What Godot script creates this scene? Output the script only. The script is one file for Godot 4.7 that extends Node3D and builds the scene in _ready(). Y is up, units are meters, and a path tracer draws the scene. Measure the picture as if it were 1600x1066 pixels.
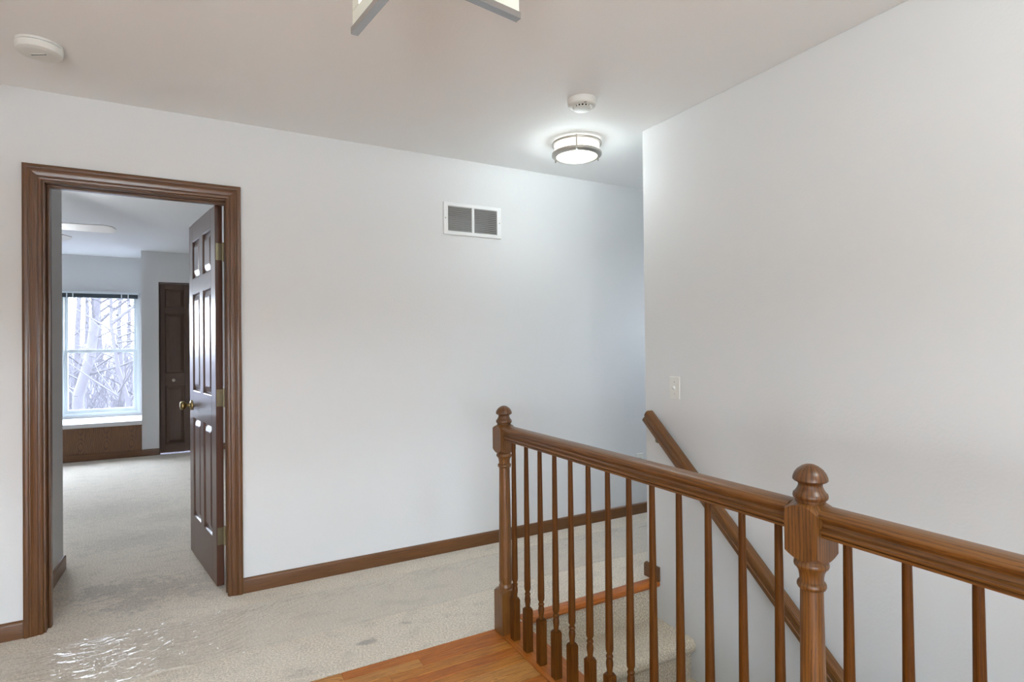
extends Node3D
# An upstairs hall with an open bedroom door and an oak stair railing. Metres, y up, the eye stands over x = 0, z = 0.

const CEIL := 2.44
var rng := RandomNumberGenerator.new()
var mats := {}

# ---------------------------------------------------------------- mesh helpers
class Mb:
	# Collects triangles with explicit normals; u runs along the grain, in metres.
	var st := SurfaceTool.new()
	var off := Vector2.ZERO
	func _init(o := Vector2.ZERO) -> void:
		st.begin(Mesh.PRIMITIVE_TRIANGLES)
		off = o
	func vert(p: Vector3, n: Vector3, uv: Vector2) -> void:
		st.set_normal(n)
		st.set_uv(uv + off)
		st.add_vertex(p)
	# counter-clockwise seen from outside
	func tri(p: Array, n: Array, uv: Array) -> void:
		for k in [0, 2, 1]:
			vert(p[k], n[k], uv[k])
	func quad(a: Vector3, b: Vector3, c: Vector3, d: Vector3, uv: Array, n: Array = []) -> void:
		if n.is_empty():
			var f := (c - a).cross(d - b).normalized()
			n = [f, f, f, f]
		tri([a, b, c], [n[0], n[1], n[2]], [uv[0], uv[1], uv[2]])
		tri([a, c, d], [n[0], n[2], n[3]], [uv[0], uv[2], uv[3]])
	func mesh() -> ArrayMesh:
		st.index()
		return st.commit()
	# a box with chamfered edges, grain along the axis g
	func box(lo: Vector3, hi: Vector3, bev := 0.0, g := 0) -> void:
		var c := (lo + hi) / 2.0
		var h := (hi - lo) / 2.0
		bev = minf(bev, minf(h.x, minf(h.y, h.z)) * 0.9)
		for ax in 3:
			var u := (ax + 1) % 3
			var v := (ax + 2) % 3
			for s in [-1.0, 1.0]:
				var p: Array = []
				for q in [[-1, -1], [1, -1], [1, 1], [-1, 1]]:
					var w := Vector3.ZERO
					w[ax] = s * h[ax]
					w[u] = q[0] * (h[u] - bev)
					w[v] = q[1] * (h[v] - bev)
					p.append(c + w)
				if s < 0:
					p.reverse()
				face(p, g)
			if bev > 0.0:
				for s in [-1.0, 1.0]:
					for t in [-1.0, 1.0]:
						var p2: Array = []
						for q in [[0, -1], [0, 1], [1, 1], [1, -1]]:
							var w := Vector3.ZERO
							w[u] = s * (h[u] - (0.0 if q[0] == 0 else bev))
							w[v] = t * (h[v] - (bev if q[0] == 0 else 0.0))
							w[ax] = q[1] * (h[ax] - bev)
							p2.append(c + w)
						if s * t > 0:
							p2.reverse()
						face(p2, g)
		if bev > 0.0:
			for sx in [-1.0, 1.0]:
				for sy in [-1.0, 1.0]:
					for sz in [-1.0, 1.0]:
						var s3 := Vector3(sx, sy, sz)
						var p3: Array = []
						for ax in 3:
							var w := s3 * (h - Vector3(bev, bev, bev))
							w[ax] = s3[ax] * h[ax]
							p3.append(c + w)
						if sx * sy * sz < 0:
							p3.reverse()
						face(p3, g)
	func face(p: Array, g: int) -> void:
		var a: Vector3 = p[0]
		var f: Vector3 = ((p[1] as Vector3) - a).cross((p[2] as Vector3) - a).normalized()
		var uv: Array = []
		var ab := f.abs()
		for q in p:
			var w: Vector3 = q
			if ab[g] > 0.8:
				uv.append(Vector2(w[(g + 1) % 3], w[(g + 2) % 3]))
			elif ab[(g + 1) % 3] > ab[(g + 2) % 3]:
				uv.append(Vector2(w[g], w[(g + 2) % 3] + 0.37))
			else:
				uv.append(Vector2(w[g], w[(g + 1) % 3]))
		tri([p[0], p[1], p[2]], [f, f, f], [uv[0], uv[1], uv[2]])
		if p.size() == 4:
			tri([p[0], p[2], p[3]], [f, f, f], [uv[0], uv[2], uv[3]])
	# a profile (counter-clockwise in ex, ey seen against ez) pushed from o along ez; m0 and m1 slant the ends
	func prism(prof: PackedVector2Array, o: Vector3, ex: Vector3, ey: Vector3, ez: Vector3, length: float, m0 := Vector2.ZERO, m1 := Vector2.ZERO, soft := 0.6) -> void:
		var n := prof.size()
		var en: Array = []
		for i in n:
			var d := prof[(i + 1) % n] - prof[i]
			en.append(Vector2(d.y, -d.x).normalized())
		var run := 0.0
		for i in n:
			var j := (i + 1) % n
			var e: Vector2 = en[i]
			var pe: Vector2 = en[(i + n - 1) % n]
			var ne: Vector2 = en[j]
			var na := (e + pe).normalized() if e.dot(pe) > cos(soft) else e
			var nb := (e + ne).normalized() if e.dot(ne) > cos(soft) else e
			var na3 := ex * na.x + ey * na.y
			var nb3 := ex * nb.x + ey * nb.y
			var a := prof[i]
			var b := prof[j]
			var la := a.distance_to(b)
			var a0 := o + ex * a.x + ey * a.y
			var b0 := o + ex * b.x + ey * b.y
			var za0 := m0.dot(a)
			var zb0 := m0.dot(b)
			var za1 := length + m1.dot(a)
			var zb1 := length + m1.dot(b)
			quad(a0 + ez * za0, b0 + ez * zb0, b0 + ez * zb1, a0 + ez * za1, [Vector2(za0, run), Vector2(zb0, run + la), Vector2(zb1, run + la), Vector2(za1, run)], [na3, nb3, nb3, na3])
			run += la
		var idx := Geometry2D.triangulate_polygon(prof)
		for s in 2:
			var mm := m0 if s == 0 else m1
			var nn := (ez - ex * mm.x - ey * mm.y).normalized() * (-1.0 if s == 0 else 1.0)
			for t in range(0, idx.size(), 3):
				var p: Array = []
				var uv: Array = []
				for k in 3:
					var q := prof[idx[t + k]]
					p.append(o + ex * q.x + ey * q.y + ez * ((0.0 if s == 0 else length) + mm.dot(q)))
					uv.append(q)
				var f: Vector3 = ((p[1] as Vector3) - (p[0] as Vector3)).cross((p[2] as Vector3) - (p[0] as Vector3))
				if f.dot(nn) < 0:
					p.reverse()
					uv.reverse()
				tri(p, [nn, nn, nn], uv)
	# turned about an axis through c: pts are (radius, height), going up outside
	func lathe(pts: PackedVector2Array, c: Vector3, axis := Vector3.UP, segs := 20, soft := 0.75) -> void:
		var side := Vector3.RIGHT if absf(axis.x) < 0.8 else Vector3.BACK
		var ex := (side - axis * side.dot(axis)).normalized()
		var ez := ex.cross(axis).normalized()
		var m := pts.size()
		var sn: Array = []
		for i in m - 1:
			var d := pts[i + 1] - pts[i]
			sn.append(Vector2(d.y, -d.x).normalized())
		for i in m - 1:
			var e: Vector2 = sn[i]
			var na := e
			var nb := e
			if i > 0 and e.dot(sn[i - 1]) > cos(soft):
				na = (e + (sn[i - 1] as Vector2)).normalized()
			if i < m - 2 and e.dot(sn[i + 1]) > cos(soft):
				nb = (e + (sn[i + 1] as Vector2)).normalized()
			for k in segs:
				var t0 := TAU * k / segs
				var t1 := TAU * (k + 1) / segs
				var d0 := ex * cos(t0) + ez * sin(t0)
				var d1 := ex * cos(t1) + ez * sin(t1)
				var p := pts[i]
				var q := pts[i + 1]
				var a := c + d0 * p.x + axis * p.y
				var b := c + d1 * p.x + axis * p.y
				var cc := c + d1 * q.x + axis * q.y
				var dd := c + d0 * q.x + axis * q.y
				var v0 := t0 * 0.03
				var v1 := t1 * 0.03
				var nn: Array = [d0 * na.x + axis * na.y, d1 * na.x + axis * na.y, d1 * nb.x + axis * nb.y, d0 * nb.x + axis * nb.y]
				var uv: Array = [Vector2(p.y, v0), Vector2(p.y, v1), Vector2(q.y, v1), Vector2(q.y, v0)]
				if p.x < 1e-5:
					tri([a, dd, cc], [nn[0], nn[3], nn[2]], [uv[0], uv[3], uv[2]])
				elif q.x < 1e-5:
					tri([a, dd, b], [nn[0], nn[3], nn[1]], [uv[0], uv[3], uv[1]])
				else:
					tri([a, dd, cc], [nn[0], nn[3], nn[2]], [uv[0], uv[3], uv[2]])
					tri([a, cc, b], [nn[0], nn[2], nn[1]], [uv[0], uv[2], uv[1]])
	# a square block turned at its ends: a cone cuts its corners, so that each face ends in an arch
	func block(c: Vector3, a: float, y0: float, y1: float, cut0: float, cut1: float, r0: float, r1: float) -> void:
		var per := 10
		var ring: Array = []
		for f in 4:
			for k in per:
				var t := -1.0 + 2.0 * k / per
				var p := Vector2(a, a * t).rotated(f * PI / 2.0)
				ring.append([p, f, a * t])
		var n := ring.size()
		for i in n:
			var f: int = ring[i][1]
			var p: Vector2 = ring[i][0]
			var q: Vector2 = ring[(i + 1) % n][0]
			var fn2 := Vector2(1, 0).rotated(f * PI / 2.0)
			var fn := Vector3(fn2.x, 0, fn2.y)
			var rp := p.length()
			var rq := q.length()
			var pb := y0 + (rp - a) * cut0
			var qb := y0 + (rq - a) * cut0
			var pt := y1 - (rp - a) * cut1
			var qt := y1 - (rq - a) * cut1
			var P := Vector3(p.x, 0, p.y)
			var Q := Vector3(q.x, 0, q.y)
			var s0: float = ring[i][2] + f * 2.2 * a
			var s1: float = s0 + 2.0 * a / per
			var A := c + P + Vector3.UP * pb
			var B := c + Q + Vector3.UP * qb
			var C := c + Q + Vector3.UP * qt
			var D := c + P + Vector3.UP * pt
			quad(A, D, C, B, [Vector2(pb, s0), Vector2(pt, s0), Vector2(qt, s1), Vector2(qb, s1)], [fn, fn, fn, fn])
			for e in 2:
				var rr := r1 if e == 1 else r0
				var cut := cut1 if e == 1 else cut0
				var yy := (y1 + (a - rr) * cut * 0.35) if e == 1 else (y0 - (a - rr) * cut * 0.35)
				var E := c + P / rp * rr + Vector3.UP * yy
				var F := c + Q / rq * rr + Vector3.UP * yy
				var G := c + Vector3.UP * yy
				var uv: Array = [Vector2(pt, s0), Vector2(pt + a, s0), Vector2(pt + a, s1), Vector2(pt, s1)]
				if e == 1:
					quad(D, E, F, C, uv)
					tri([E, G, F], [Vector3.UP, Vector3.UP, Vector3.UP], [uv[0], uv[1], uv[2]])
				else:
					quad(A, B, F, E, uv)
					tri([E, F, G], [Vector3.DOWN, Vector3.DOWN, Vector3.DOWN], [uv[0], uv[1], uv[2]])
	# a round bar that tapers from a to b
	func bar(a: Vector3, b: Vector3, ra: float, rb: float, segs := 6, caps := true) -> void:
		var l := a.distance_to(b)
		if l < 1e-5:
			return
		var p := PackedVector2Array([Vector2(ra, 0), Vector2(rb, l)])
		if caps:
			p = PackedVector2Array([Vector2(0, 0), Vector2(ra, 0), Vector2(rb, l), Vector2(0, l)])
		lathe(p, a, (b - a) / l, segs)


func mb() -> Mb:
	return Mb.new(Vector2(rng.randf() * 3.0, rng.randf() * 3.0))


func obj(called: String, b: Mb, m: Material, parent: Node = self) -> MeshInstance3D:
	var o := MeshInstance3D.new()
	o.name = called
	o.mesh = b.mesh()
	o.material_override = null
	o.mesh.surface_set_material(0, m)
	parent.add_child(o, true)
	return o


func inst(called: String, me: Mesh, parent: Node, at: Vector3) -> MeshInstance3D:
	var o := MeshInstance3D.new()
	o.name = called
	o.mesh = me
	o.position = at
	parent.add_child(o, true)
	return o


func tag(o: Node, label: String, category: String, group := "", kind := "") -> Node:
	o.set_meta("label", label)
	o.set_meta("category", category)
	if group:
		o.set_meta("group", group)
	if kind:
		o.set_meta("kind", kind)
	return o


func thing(called: String, label: String, category: String, at := Vector3.ZERO, group := "", kind := "") -> Node3D:
	var o := Node3D.new()
	o.name = called
	o.position = at
	add_child(o, true)
	tag(o, label, category, group, kind)
	return o


func struct(called: String, b: Mb, m: Material, label: String, category: String) -> MeshInstance3D:
	var o := obj(called, b, m)
	tag(o, label, category, "", "structure")
	return o


func lamp(called: String, at: Vector3, energy: float, size: float, color: Color) -> void:
	var l := OmniLight3D.new()
	l.name = called
	l.position = at
	l.light_energy = energy
	l.light_size = size
	l.light_color = color
	l.omni_range = 14.0
	l.omni_attenuation = 2.0
	l.shadow_enabled = true
	add_child(l, true)


# ---------------------------------------------------------------- materials
func plain(called: String, c: Color, rough: float, spec := 0.5, metal := 0.0) -> StandardMaterial3D:
	var m := StandardMaterial3D.new()
	m.resource_name = called
	m.albedo_color = c
	m.roughness = rough
	m.metallic = metal
	m.metallic_specular = spec
	mats[called] = m
	return m


func noise(seed_: int, freq: float, oct := 3, kind := FastNoiseLite.TYPE_SIMPLEX_SMOOTH) -> FastNoiseLite:
	var n := FastNoiseLite.new()
	n.seed = seed_
	n.noise_type = kind
	n.frequency = freq
	n.fractal_octaves = oct
	return n


# a flat-sawn board, 1.2 m along u and 0.24 m along v: growth rings that run out in cathedrals, and open pores
func wood(seed_: int, pale: Color, deep: Color, rings: float, pore: float, cathedral := 0.0) -> ImageTexture:
	var w := 768
	var h := 256
	var n1 := noise(seed_, 1.0, 2)
	var n2 := noise(seed_ + 7, 1.0, 2)
	var data := PackedByteArray()
	data.resize(w * h * 3)
	var depth := PackedFloat32Array()
	for x in w:
		var a := TAU * x / w
		depth.append(n1.get_noise_2d(cos(a) * 0.5, sin(a) * 0.5))
	for y in h:
		var v := 0.24 * y / h
		for x in w:
			var a := TAU * x / w
			var cx := cos(a)
			var sx := sin(a)
			var dy := v - 0.12 + 0.0035 * n2.get_noise_3d(cx * 1.1, sx * 1.1, v * 14.0)
			var r := (v + 0.004 * depth[x] + 0.0035 * n1.get_noise_3d(cx * 0.7, sx * 0.7, v * 40.0)) * rings
			if cathedral > 0.0:
				var dd := 0.07 + cathedral * 2.2 * depth[x]
				r = sqrt(dy * dy + dd * dd) * rings
			var fr := r - floorf(r)
			var late := smoothstep(0.45, 0.85, fr) * (1.0 - smoothstep(0.93, 1.0, fr))
			var p := n1.get_noise_3d(cx * 5.0, sx * 5.0, v * 900.0)
			var s := smoothstep(0.15, 0.6, p) * pore * (0.35 + 0.65 * late)
			var t := clampf(0.5 * late + s + 0.42 * n2.get_noise_3d(cx * 1.2, sx * 1.2, v * 85.0), 0.0, 1.0)
			var c := pale.lerp(deep, t)
			var k := (y * w + x) * 3
			data[k] = int(clampf(c.r, 0, 1) * 255)
			data[k + 1] = int(clampf(c.g, 0, 1) * 255)
			data[k + 2] = int(clampf(c.b, 0, 1) * 255)
	var im := Image.create_from_data(w, h, false, Image.FORMAT_RGB8, data)
	return ImageTexture.create_from_image(im)


func wood_mat(called: String, tex: Texture2D, tint: Color, rough: float, coat := 0.0) -> StandardMaterial3D:
	var m := plain(called, tint, rough)
	m.albedo_texture = tex
	m.uv1_scale = Vector3(1.0 / 1.2, 1.0 / 0.24, 1)
	m.texture_filter = BaseMaterial3D.TEXTURE_FILTER_LINEAR_WITH_MIPMAPS
	m.heightmap_enabled = true
	m.heightmap_texture = tex
	m.heightmap_scale = 0.02
	if coat > 0.0:
		m.clearcoat_enabled = true
		m.clearcoat = coat
		m.clearcoat_roughness = 0.18
	return m


func tri_tex(m: StandardMaterial3D, metres: float) -> void:
	m.uv1_triplanar = true
	m.uv1_world_triplanar = true
	m.uv1_scale = Vector3.ONE / metres


func carpet_mat(called: String, pale: Color, deep: Color, soil: bool) -> StandardMaterial3D:
	var side := 1024
	var a := noise(11, 0.09, 2).get_seamless_image(side, side)
	var b := noise(23, 0.3, 2).get_seamless_image(side, side)
	a.convert(Image.FORMAT_L8)
	b.convert(Image.FORMAT_L8)
	var da := a.get_data()
	var db := b.get_data()
	var col := PackedByteArray()
	col.resize(side * side * 3)
	var hei := PackedByteArray()
	hei.resize(side * side)
	for i in side * side:
		var t := clampf((db[i] - 128) / 170.0 + (da[i] - 128) / 260.0 + 0.5, 0, 1)
		var c := deep.lerp(pale, t)
		col[i * 3] = int(c.r * 255)
		col[i * 3 + 1] = int(c.g * 255)
		col[i * 3 + 2] = int(c.b * 255)
		hei[i] = int(t * 255)
	var m := plain(called, Color.WHITE, 0.95, 0.15)
	m.albedo_texture = ImageTexture.create_from_image(Image.create_from_data(side, side, false, Image.FORMAT_RGB8, col))
	m.heightmap_enabled = true
	m.heightmap_texture = ImageTexture.create_from_image(Image.create_from_data(side, side, false, Image.FORMAT_L8, hei))
	m.heightmap_scale = 0.22
	m.rim_enabled = true
	m.rim = 0.3
	tri_tex(m, 1.1)
	if soil:
		# trodden and soiled patches where the pile lies over: speckled, with edges of their own; 8 m a side
		var n := 1024
		var big := noise(5, 1.0, 4)
		var fine := noise(6, 0.35, 2)
		var spots := [[-0.42, -3.62, 0.13, 0.5], [-0.2, -3.5, 0.16, 0.4], [-0.32, -3.36, 0.1, 0.45], [0.05, -3.6, 0.12, 0.35], [-0.05, -3.4, 0.09, 0.3], [0.61, -2.42, 0.028, 0.8], [0.8, -2.5, 0.022, 0.4], [0.33, -2.32, 0.04, 0.3], [-0.4, -4.5, 0.2, 0.22], [-0.6, -5.4, 0.3, 0.2], [-0.2, -5.0, 0.2, 0.2]]
		var d := PackedByteArray()
		d.resize(n * n * 3)
		for y in n:
			var wz := -8.0 + 8.0 * y / n
			for x in n:
				var wx := -4.0 + 8.0 * x / n
				var g := big.get_noise_2d(wx * 5.0, wz * 9.0)
				var s := 0.0
				for q in spots:
					if absf(wx - q[0]) < q[2] * 3.0 and absf(wz - q[1]) < q[2] * 3.0:
						var rr: float = Vector2((wx - q[0]) / 1.5, wz - q[1]).length() / q[2]
						s = maxf(s, 0.6 * q[3] * smoothstep(1.2, 0.4, rr + g * 0.7 + 0.8 * big.get_noise_2d(wx * 16.0, wz * 26.0)))
				s += 0.1 * smoothstep(0.1, 0.5, g)
				s *= 0.6 + 0.8 * (fine.get_noise_2d(x, y) * 0.5 + 0.5)
				var k := (y * n + x) * 3
				d[k] = int(255 * clampf(1.0 - 0.42 * s, 0, 1))
				d[k + 1] = int(255 * clampf(1.0 - 0.42 * s, 0, 1))
				d[k + 2] = int(255 * clampf(1.0 - 0.4 * s, 0, 1))
		m.detail_enabled = true
		m.detail_albedo = ImageTexture.create_from_image(Image.create_from_data(n, n, false, Image.FORMAT_RGB8, d))
		m.detail_blend_mode = BaseMaterial3D.BLEND_MODE_MUL
		m.detail_uv_layer = BaseMaterial3D.DETAIL_UV_2
		m.uv2_triplanar = true
		m.uv2_world_triplanar = true
		m.uv2_scale = Vector3.ONE / 8.0
		m.uv2_offset = Vector3(0.5, 0, 0)
	return m


func wall_mat(called: String, c: Color, rough: float) -> StandardMaterial3D:
	var m := plain(called, c, rough, 0.4)
	var im := noise(31, 0.06, 3).get_seamless_image(512, 512)
	m.heightmap_enabled = true
	m.heightmap_texture = ImageTexture.create_from_image(im)
	m.heightmap_scale = 0.03
	tri_tex(m, 0.5)
	return m


func glow_mat(called: String, c: Color, energy: float) -> StandardMaterial3D:
	var m := plain(called, Color(0.9, 0.9, 0.88), 0.4)
	m.emission_enabled = true
	m.emission = c
	m.emission_energy_multiplier = energy
	return m


func make_materials() -> void:
	wall_mat("wall_paint", Color(0.86, 0.862, 0.862), 0.6)
	wall_mat("ceiling_paint", Color(0.965, 0.97, 0.97), 0.7)  # whiter than the walls: extra lightness stands in for light on the ceiling
	carpet_mat("carpet", Color(1.0, 0.96, 0.9), Color(0.76, 0.71, 0.64), true)
	carpet_mat("stair_carpet", Color(1.0, 0.96, 0.88), Color(0.68, 0.63, 0.56), false)
	var oak := wood(101, Color(0.52, 0.335, 0.14), Color(0.28, 0.15, 0.04), 115.0, 0.7)
	wood_mat("oak", oak, Color(0.87, 0.87, 0.86), 0.4, 0.2)
	wood_mat("oak_spindle", oak, Color(0.69, 0.63, 0.36), 0.5).metallic_specular = 0.3
	wood_mat("oak_turned", oak, Color(0.74, 0.71, 0.66), 0.4, 0.15)
	var brown := wood(202, Color(0.41, 0.26, 0.115), Color(0.25, 0.14, 0.05), 150.0, 0.5)
	wood_mat("casing_wood", brown, Color(0.94, 0.92, 0.88), 0.33, 0.35)
	wood_mat("base_wood", brown, Color(1.0, 0.98, 0.9), 0.4, 0.2)
	var dark := wood(303, Color(0.33, 0.2, 0.14), Color(0.24, 0.14, 0.095), 110.0, 0.3)
	wood_mat("door_wood", dark, Color.WHITE, 0.4, 0.3)
	wood_mat("closet_wood", wood(404, Color(0.27, 0.18, 0.11), Color(0.2, 0.125, 0.072), 130.0, 0.4), Color.WHITE, 0.5)
	wood_mat("seat_wood", wood(505, Color(0.43, 0.275, 0.135), Color(0.19, 0.105, 0.045), 75.0, 0.4, 0.02), Color.WHITE, 0.45)
	var fl := wood(606, Color(0.74, 0.475, 0.17), Color(0.44, 0.235, 0.055), 190.0, 0.8)
	var fl2 := wood(707, Color(0.76, 0.53, 0.26), Color(0.45, 0.265, 0.085), 150.0, 0.9, 0.02)
	wood_mat("board_amber", fl, Color.WHITE, 0.5)
	wood_mat("board_pale", fl2, Color.WHITE, 0.5)
	wood_mat("board_red", fl, Color(0.97, 0.88, 0.74), 0.5)
	wood_mat("nosing_wood", fl, Color(1.0, 0.88, 0.68), 0.4, 0.2)
	plain("white_plastic", Color(0.88, 0.88, 0.86), 0.35)
	plain("white_metal", Color(0.9, 0.9, 0.9), 0.4)
	plain("vinyl", Color(0.86, 0.89, 0.9), 0.4)
	plain("slot_dark", Color(0.05, 0.05, 0.05), 0.8)
	plain("blind_shade_grey", Color(0.3, 0.34, 0.36), 0.6)  # dark grey carries the shade on the stacked slats
	plain("shaded_louver", Color(0.66, 0.66, 0.65), 0.5)  # white louvers with their shade put into a greyer colour
	plain("galvanised", Color(0.55, 0.56, 0.57), 0.5, 0.5, 0.6)
	plain("brass", Color(0.62, 0.55, 0.38), 0.3, 0.5, 1.0)
	plain("antique_brass", Color(0.56, 0.52, 0.42), 0.4, 0.5, 1.0)
	plain("nickel", Color(0.72, 0.7, 0.67), 0.38, 0.5, 1.0)
	plain("chrome", Color(0.72, 0.72, 0.72), 0.08, 0.5, 1.0)
	plain("acrylic", Color(0.84, 0.84, 0.79), 0.35)
	plain("seat_paint", Color(0.9, 0.9, 0.9), 0.4)
	plain("rubber", Color(0.1, 0.1, 0.1), 0.7)
	glow_mat("diffuser", Color(1.0, 0.975, 0.93), 1.6)
	glow_mat("lit_panel", Color(1.0, 0.985, 0.95), 1.5)
	glow_mat("fill_globe", Color(0.95, 0.98, 1.0), 1.2)
	glow_mat("unseen_fan_globe", Color(1.0, 0.98, 0.95), 1.6)
	var g := plain("glass", Color(1, 1, 1, 0.03), 0.02)
	g.transparency = BaseMaterial3D.TRANSPARENCY_ALPHA
	var f := plain("film", Color(1, 0.96, 0.91, 0.16), 0.08, 0.5)
	f.transparency = BaseMaterial3D.TRANSPARENCY_ALPHA
	plain("bark", Color(0.165, 0.155, 0.18), 0.9)
	plain("twig", Color(0.15, 0.14, 0.165), 0.9)
	plain("bounce_ground", Color(0.74, 0.73, 0.7), 0.9)
	var hl := plain("leaf_litter", Color(0.275, 0.258, 0.3), 0.95)
	hl.heightmap_enabled = true
	hl.heightmap_texture = ImageTexture.create_from_image(noise(71, 0.05, 4).get_seamless_image(512, 512))
	hl.heightmap_scale = 8.0
	tri_tex(hl, 2.0)


# ---------------------------------------------------------------- the scene
func _ready() -> void:
	rng.seed = 20240
	var cam := Camera3D.new()
	cam.name = "camera"
	cam.fov = rad_to_deg(2.0 * atan(533.0 / 872.56))
	cam.near = 0.05
	cam.far = 200.0
	cam.transform = Transform3D(Basis(Vector3.UP, -0.50417) * Basis(Vector3.RIGHT, 0.00782) * Basis(Vector3.BACK, -0.01054), Vector3(0, 1.268, 0))
	add_child(cam)
	cam.current = true

	var env := Environment.new()
	env.background_mode = Environment.BG_SKY
	var sky := Sky.new()
	var sm := ProceduralSkyMaterial.new()
	sm.sky_top_color = Color(0.86, 0.92, 1.0)
	sm.sky_horizon_color = Color(0.93, 0.96, 1.0)
	sm.ground_horizon_color = Color(0.7, 0.7, 0.72)
	sm.ground_bottom_color = Color(0.5, 0.5, 0.5)
	sm.sun_angle_max = 0.0
	sm.sky_energy_multiplier = 5.8
	sm.ground_energy_multiplier = 1.7
	sky.sky_material = sm
	env.sky = sky
	env.tonemap_mode = Environment.TONE_MAPPER_LINEAR
	env.tonemap_exposure = 0.69
	env.sdfgi_enabled = true
	env.ssao_enabled = true
	env.ssil_enabled = true
	var we := WorldEnvironment.new()
	we.name = "world_environment"
	we.environment = env
	add_child(we)

	make_materials()
	room()
	bedroom_shell()
	doorway()
	floors()
	stairs()
	railing()
	wall_handrail()
	bedroom_door()
	closet_door()
	window_seat()
	fixtures()
	plastic_film()
	outdoors()
	for c in find_children("*", "MeshInstance3D", true, false):
		(c as MeshInstance3D).cast_shadow = GeometryInstance3D.SHADOW_CASTING_SETTING_ON


const PENDANT_E := 0.012
const FLUSH_E := 0.54
const FAN_E := 0.45
const FILL_E := 2.6
const UNSEEN_STAIR_E := 2.9


func boxes(list: Array, bev := 0.0) -> Mb:
	var b := mb()
	for q in list:
		b.box(Vector3(q[0], q[2], q[4]), Vector3(q[1], q[3], q[5]), bev)
	return b


func room() -> void:
	var wp: Material = mats.wall_paint
	struct("wall_back", boxes([[-2.6, -0.645, 0, CEIL, -3.335, -3.22], [0.115, 1.328, 0, CEIL, -3.335, -3.22], [1.672, 4.2, 0, CEIL, -3.335, -3.22], [1.328, 1.672, 0, 1.983, -3.335, -3.22], [1.328, 1.672, 2.141, CEIL, -3.335, -3.22], [1.328, 1.672, 1.983, 2.141, -3.335, -3.325], [-0.645, 0.115, 2.045, CEIL, -3.335, -3.22]]), wp, "long white wall with the bedroom doorway and the air vent", "wall")
	var b := mb()
	b.box(Vector3(2.121, -2.6, -2.336), Vector3(2.236, CEIL, 3.2), 0.004)
	struct("wall_right", b, wp, "plain white wall beside the stairs, behind the sloping handrail", "wall")
	struct("wall_return", boxes([[2.236, 4.2, 0, CEIL, -2.336, -2.221]]), wp, "short white wall hidden round the corner past the stairs", "wall")
	struct("wall_end", boxes([[4.2, 4.315, 0, 1.35, -3.335, -2.221], [4.2, 4.315, 2.05, CEIL, -3.335, -2.221], [4.2, 4.315, 1.35, 2.05, -3.335, -2.9], [4.2, 4.315, 1.35, 2.05, -2.4, -2.221]]), wp, "white wall closing the far right end of the hall", "wall")
	unseen_end_window()
	struct("wall_left", boxes([[-2.715, -2.6, 0, CEIL, -3.335, 3.315]]), wp, "white wall at the left end of the hall", "wall")
	# behind the camera: an unseen window, placed to light the hall with daylight
	struct("wall_front", boxes([[-2.6, -2.2, 0, CEIL, 3.2, 3.315], [-0.2, 2.236, 0, CEIL, 3.2, 3.315], [-2.2, -0.2, 0, 0.45, 3.2, 3.315], [-2.2, -0.2, 1.55, CEIL, 3.2, 3.315]]), wp, "white wall behind the camera with the unseen wide window", "wall")
	window("window_3", -2.2, -0.2, 0.45, 1.55, 3.2, 3.315, "unseen wide white framed window behind the camera, placed to light the hall")
	struct("ceiling", boxes([[-3.415, 4.315, CEIL, CEIL + 0.12, -8.75, 3.315]]), mats.ceiling_paint, "flat white painted ceiling above the hall and bedroom", "ceiling")
	# stairwell below the floor
	struct("wall_stairwell", boxes([[1.12, 1.25, -2.6, -0.25, -2.4, 1.1], [1.25, 2.121, -2.6, -0.25, 1.0, 1.1], [1.25, 2.121, -2.6, -0.25, -2.4, -2.3]]), wp, "white walls of the stairwell below the floor", "wall")
	baseboard("baseboard_back", [[Vector3(-2.6, 0, -3.22), Vector3(-0.705, 0, -3.22)], [Vector3(0.172, 0, -3.22), Vector3(4.2, 0, -3.22)]], "brown stained baseboard along the long hall wall")
	baseboard("baseboard_left", [[Vector3(-2.6, 0, 3.2), Vector3(-2.6, 0, -3.22)]], "brown stained baseboard at the left end of the hall")
	# the short return round the corner of the stair wall
	var p := base_profile()
	b = mb()
	b.prism(p, Vector3(2.121, 0, -2.238), Vector3(-1, 0, 0), Vector3.UP, Vector3(0, 0, -1), 0.098, Vector2.ZERO, Vector2(1, 0))
	b.prism(p, Vector3(2.121, 0, -2.336), Vector3(0, 0, -1), Vector3.UP, Vector3(1, 0, 0), 2.08, Vector2(-1, 0), Vector2.ZERO)
	struct("baseboard_right", b, mats.base_wood, "short brown baseboard end at the corner above the stairs", "baseboard")


func unseen_end_window() -> void:
	# unseen window past the corner, placed to light the far wall from the right
	var w := thing("window_4", "unseen small white framed window at the right end of the hall, placed to light the far wall", "window", Vector3.ZERO, "", "structure")
	var b := mb()
	for q in [[1.35, 1.4, -2.9, -2.4], [2.0, 2.05, -2.9, -2.4], [1.68, 1.72, -2.85, -2.45], [1.4, 2.0, -2.9, -2.85], [1.4, 2.0, -2.45, -2.4]]:
		b.box(Vector3(4.22, q[0], q[2]), Vector3(4.3, q[1], q[3]), 0.003)
	obj("window_frame", b, mats.vinyl, w)
	for y in [[1.4, 1.68], [1.72, 2.0]]:
		b = mb()
		b.box(Vector3(4.255, y[0], -2.85), Vector3(4.259, y[1], -2.45))
		obj("pane", b, mats.glass, w)


func base_profile() -> PackedVector2Array:
	return PackedVector2Array([Vector2(0, 0), Vector2(0.013, 0), Vector2(0.013, 0.062), Vector2(0.0115, 0.069), Vector2(0.008, 0.0745), Vector2(0.004, 0.077), Vector2(0, 0.077)])


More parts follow.
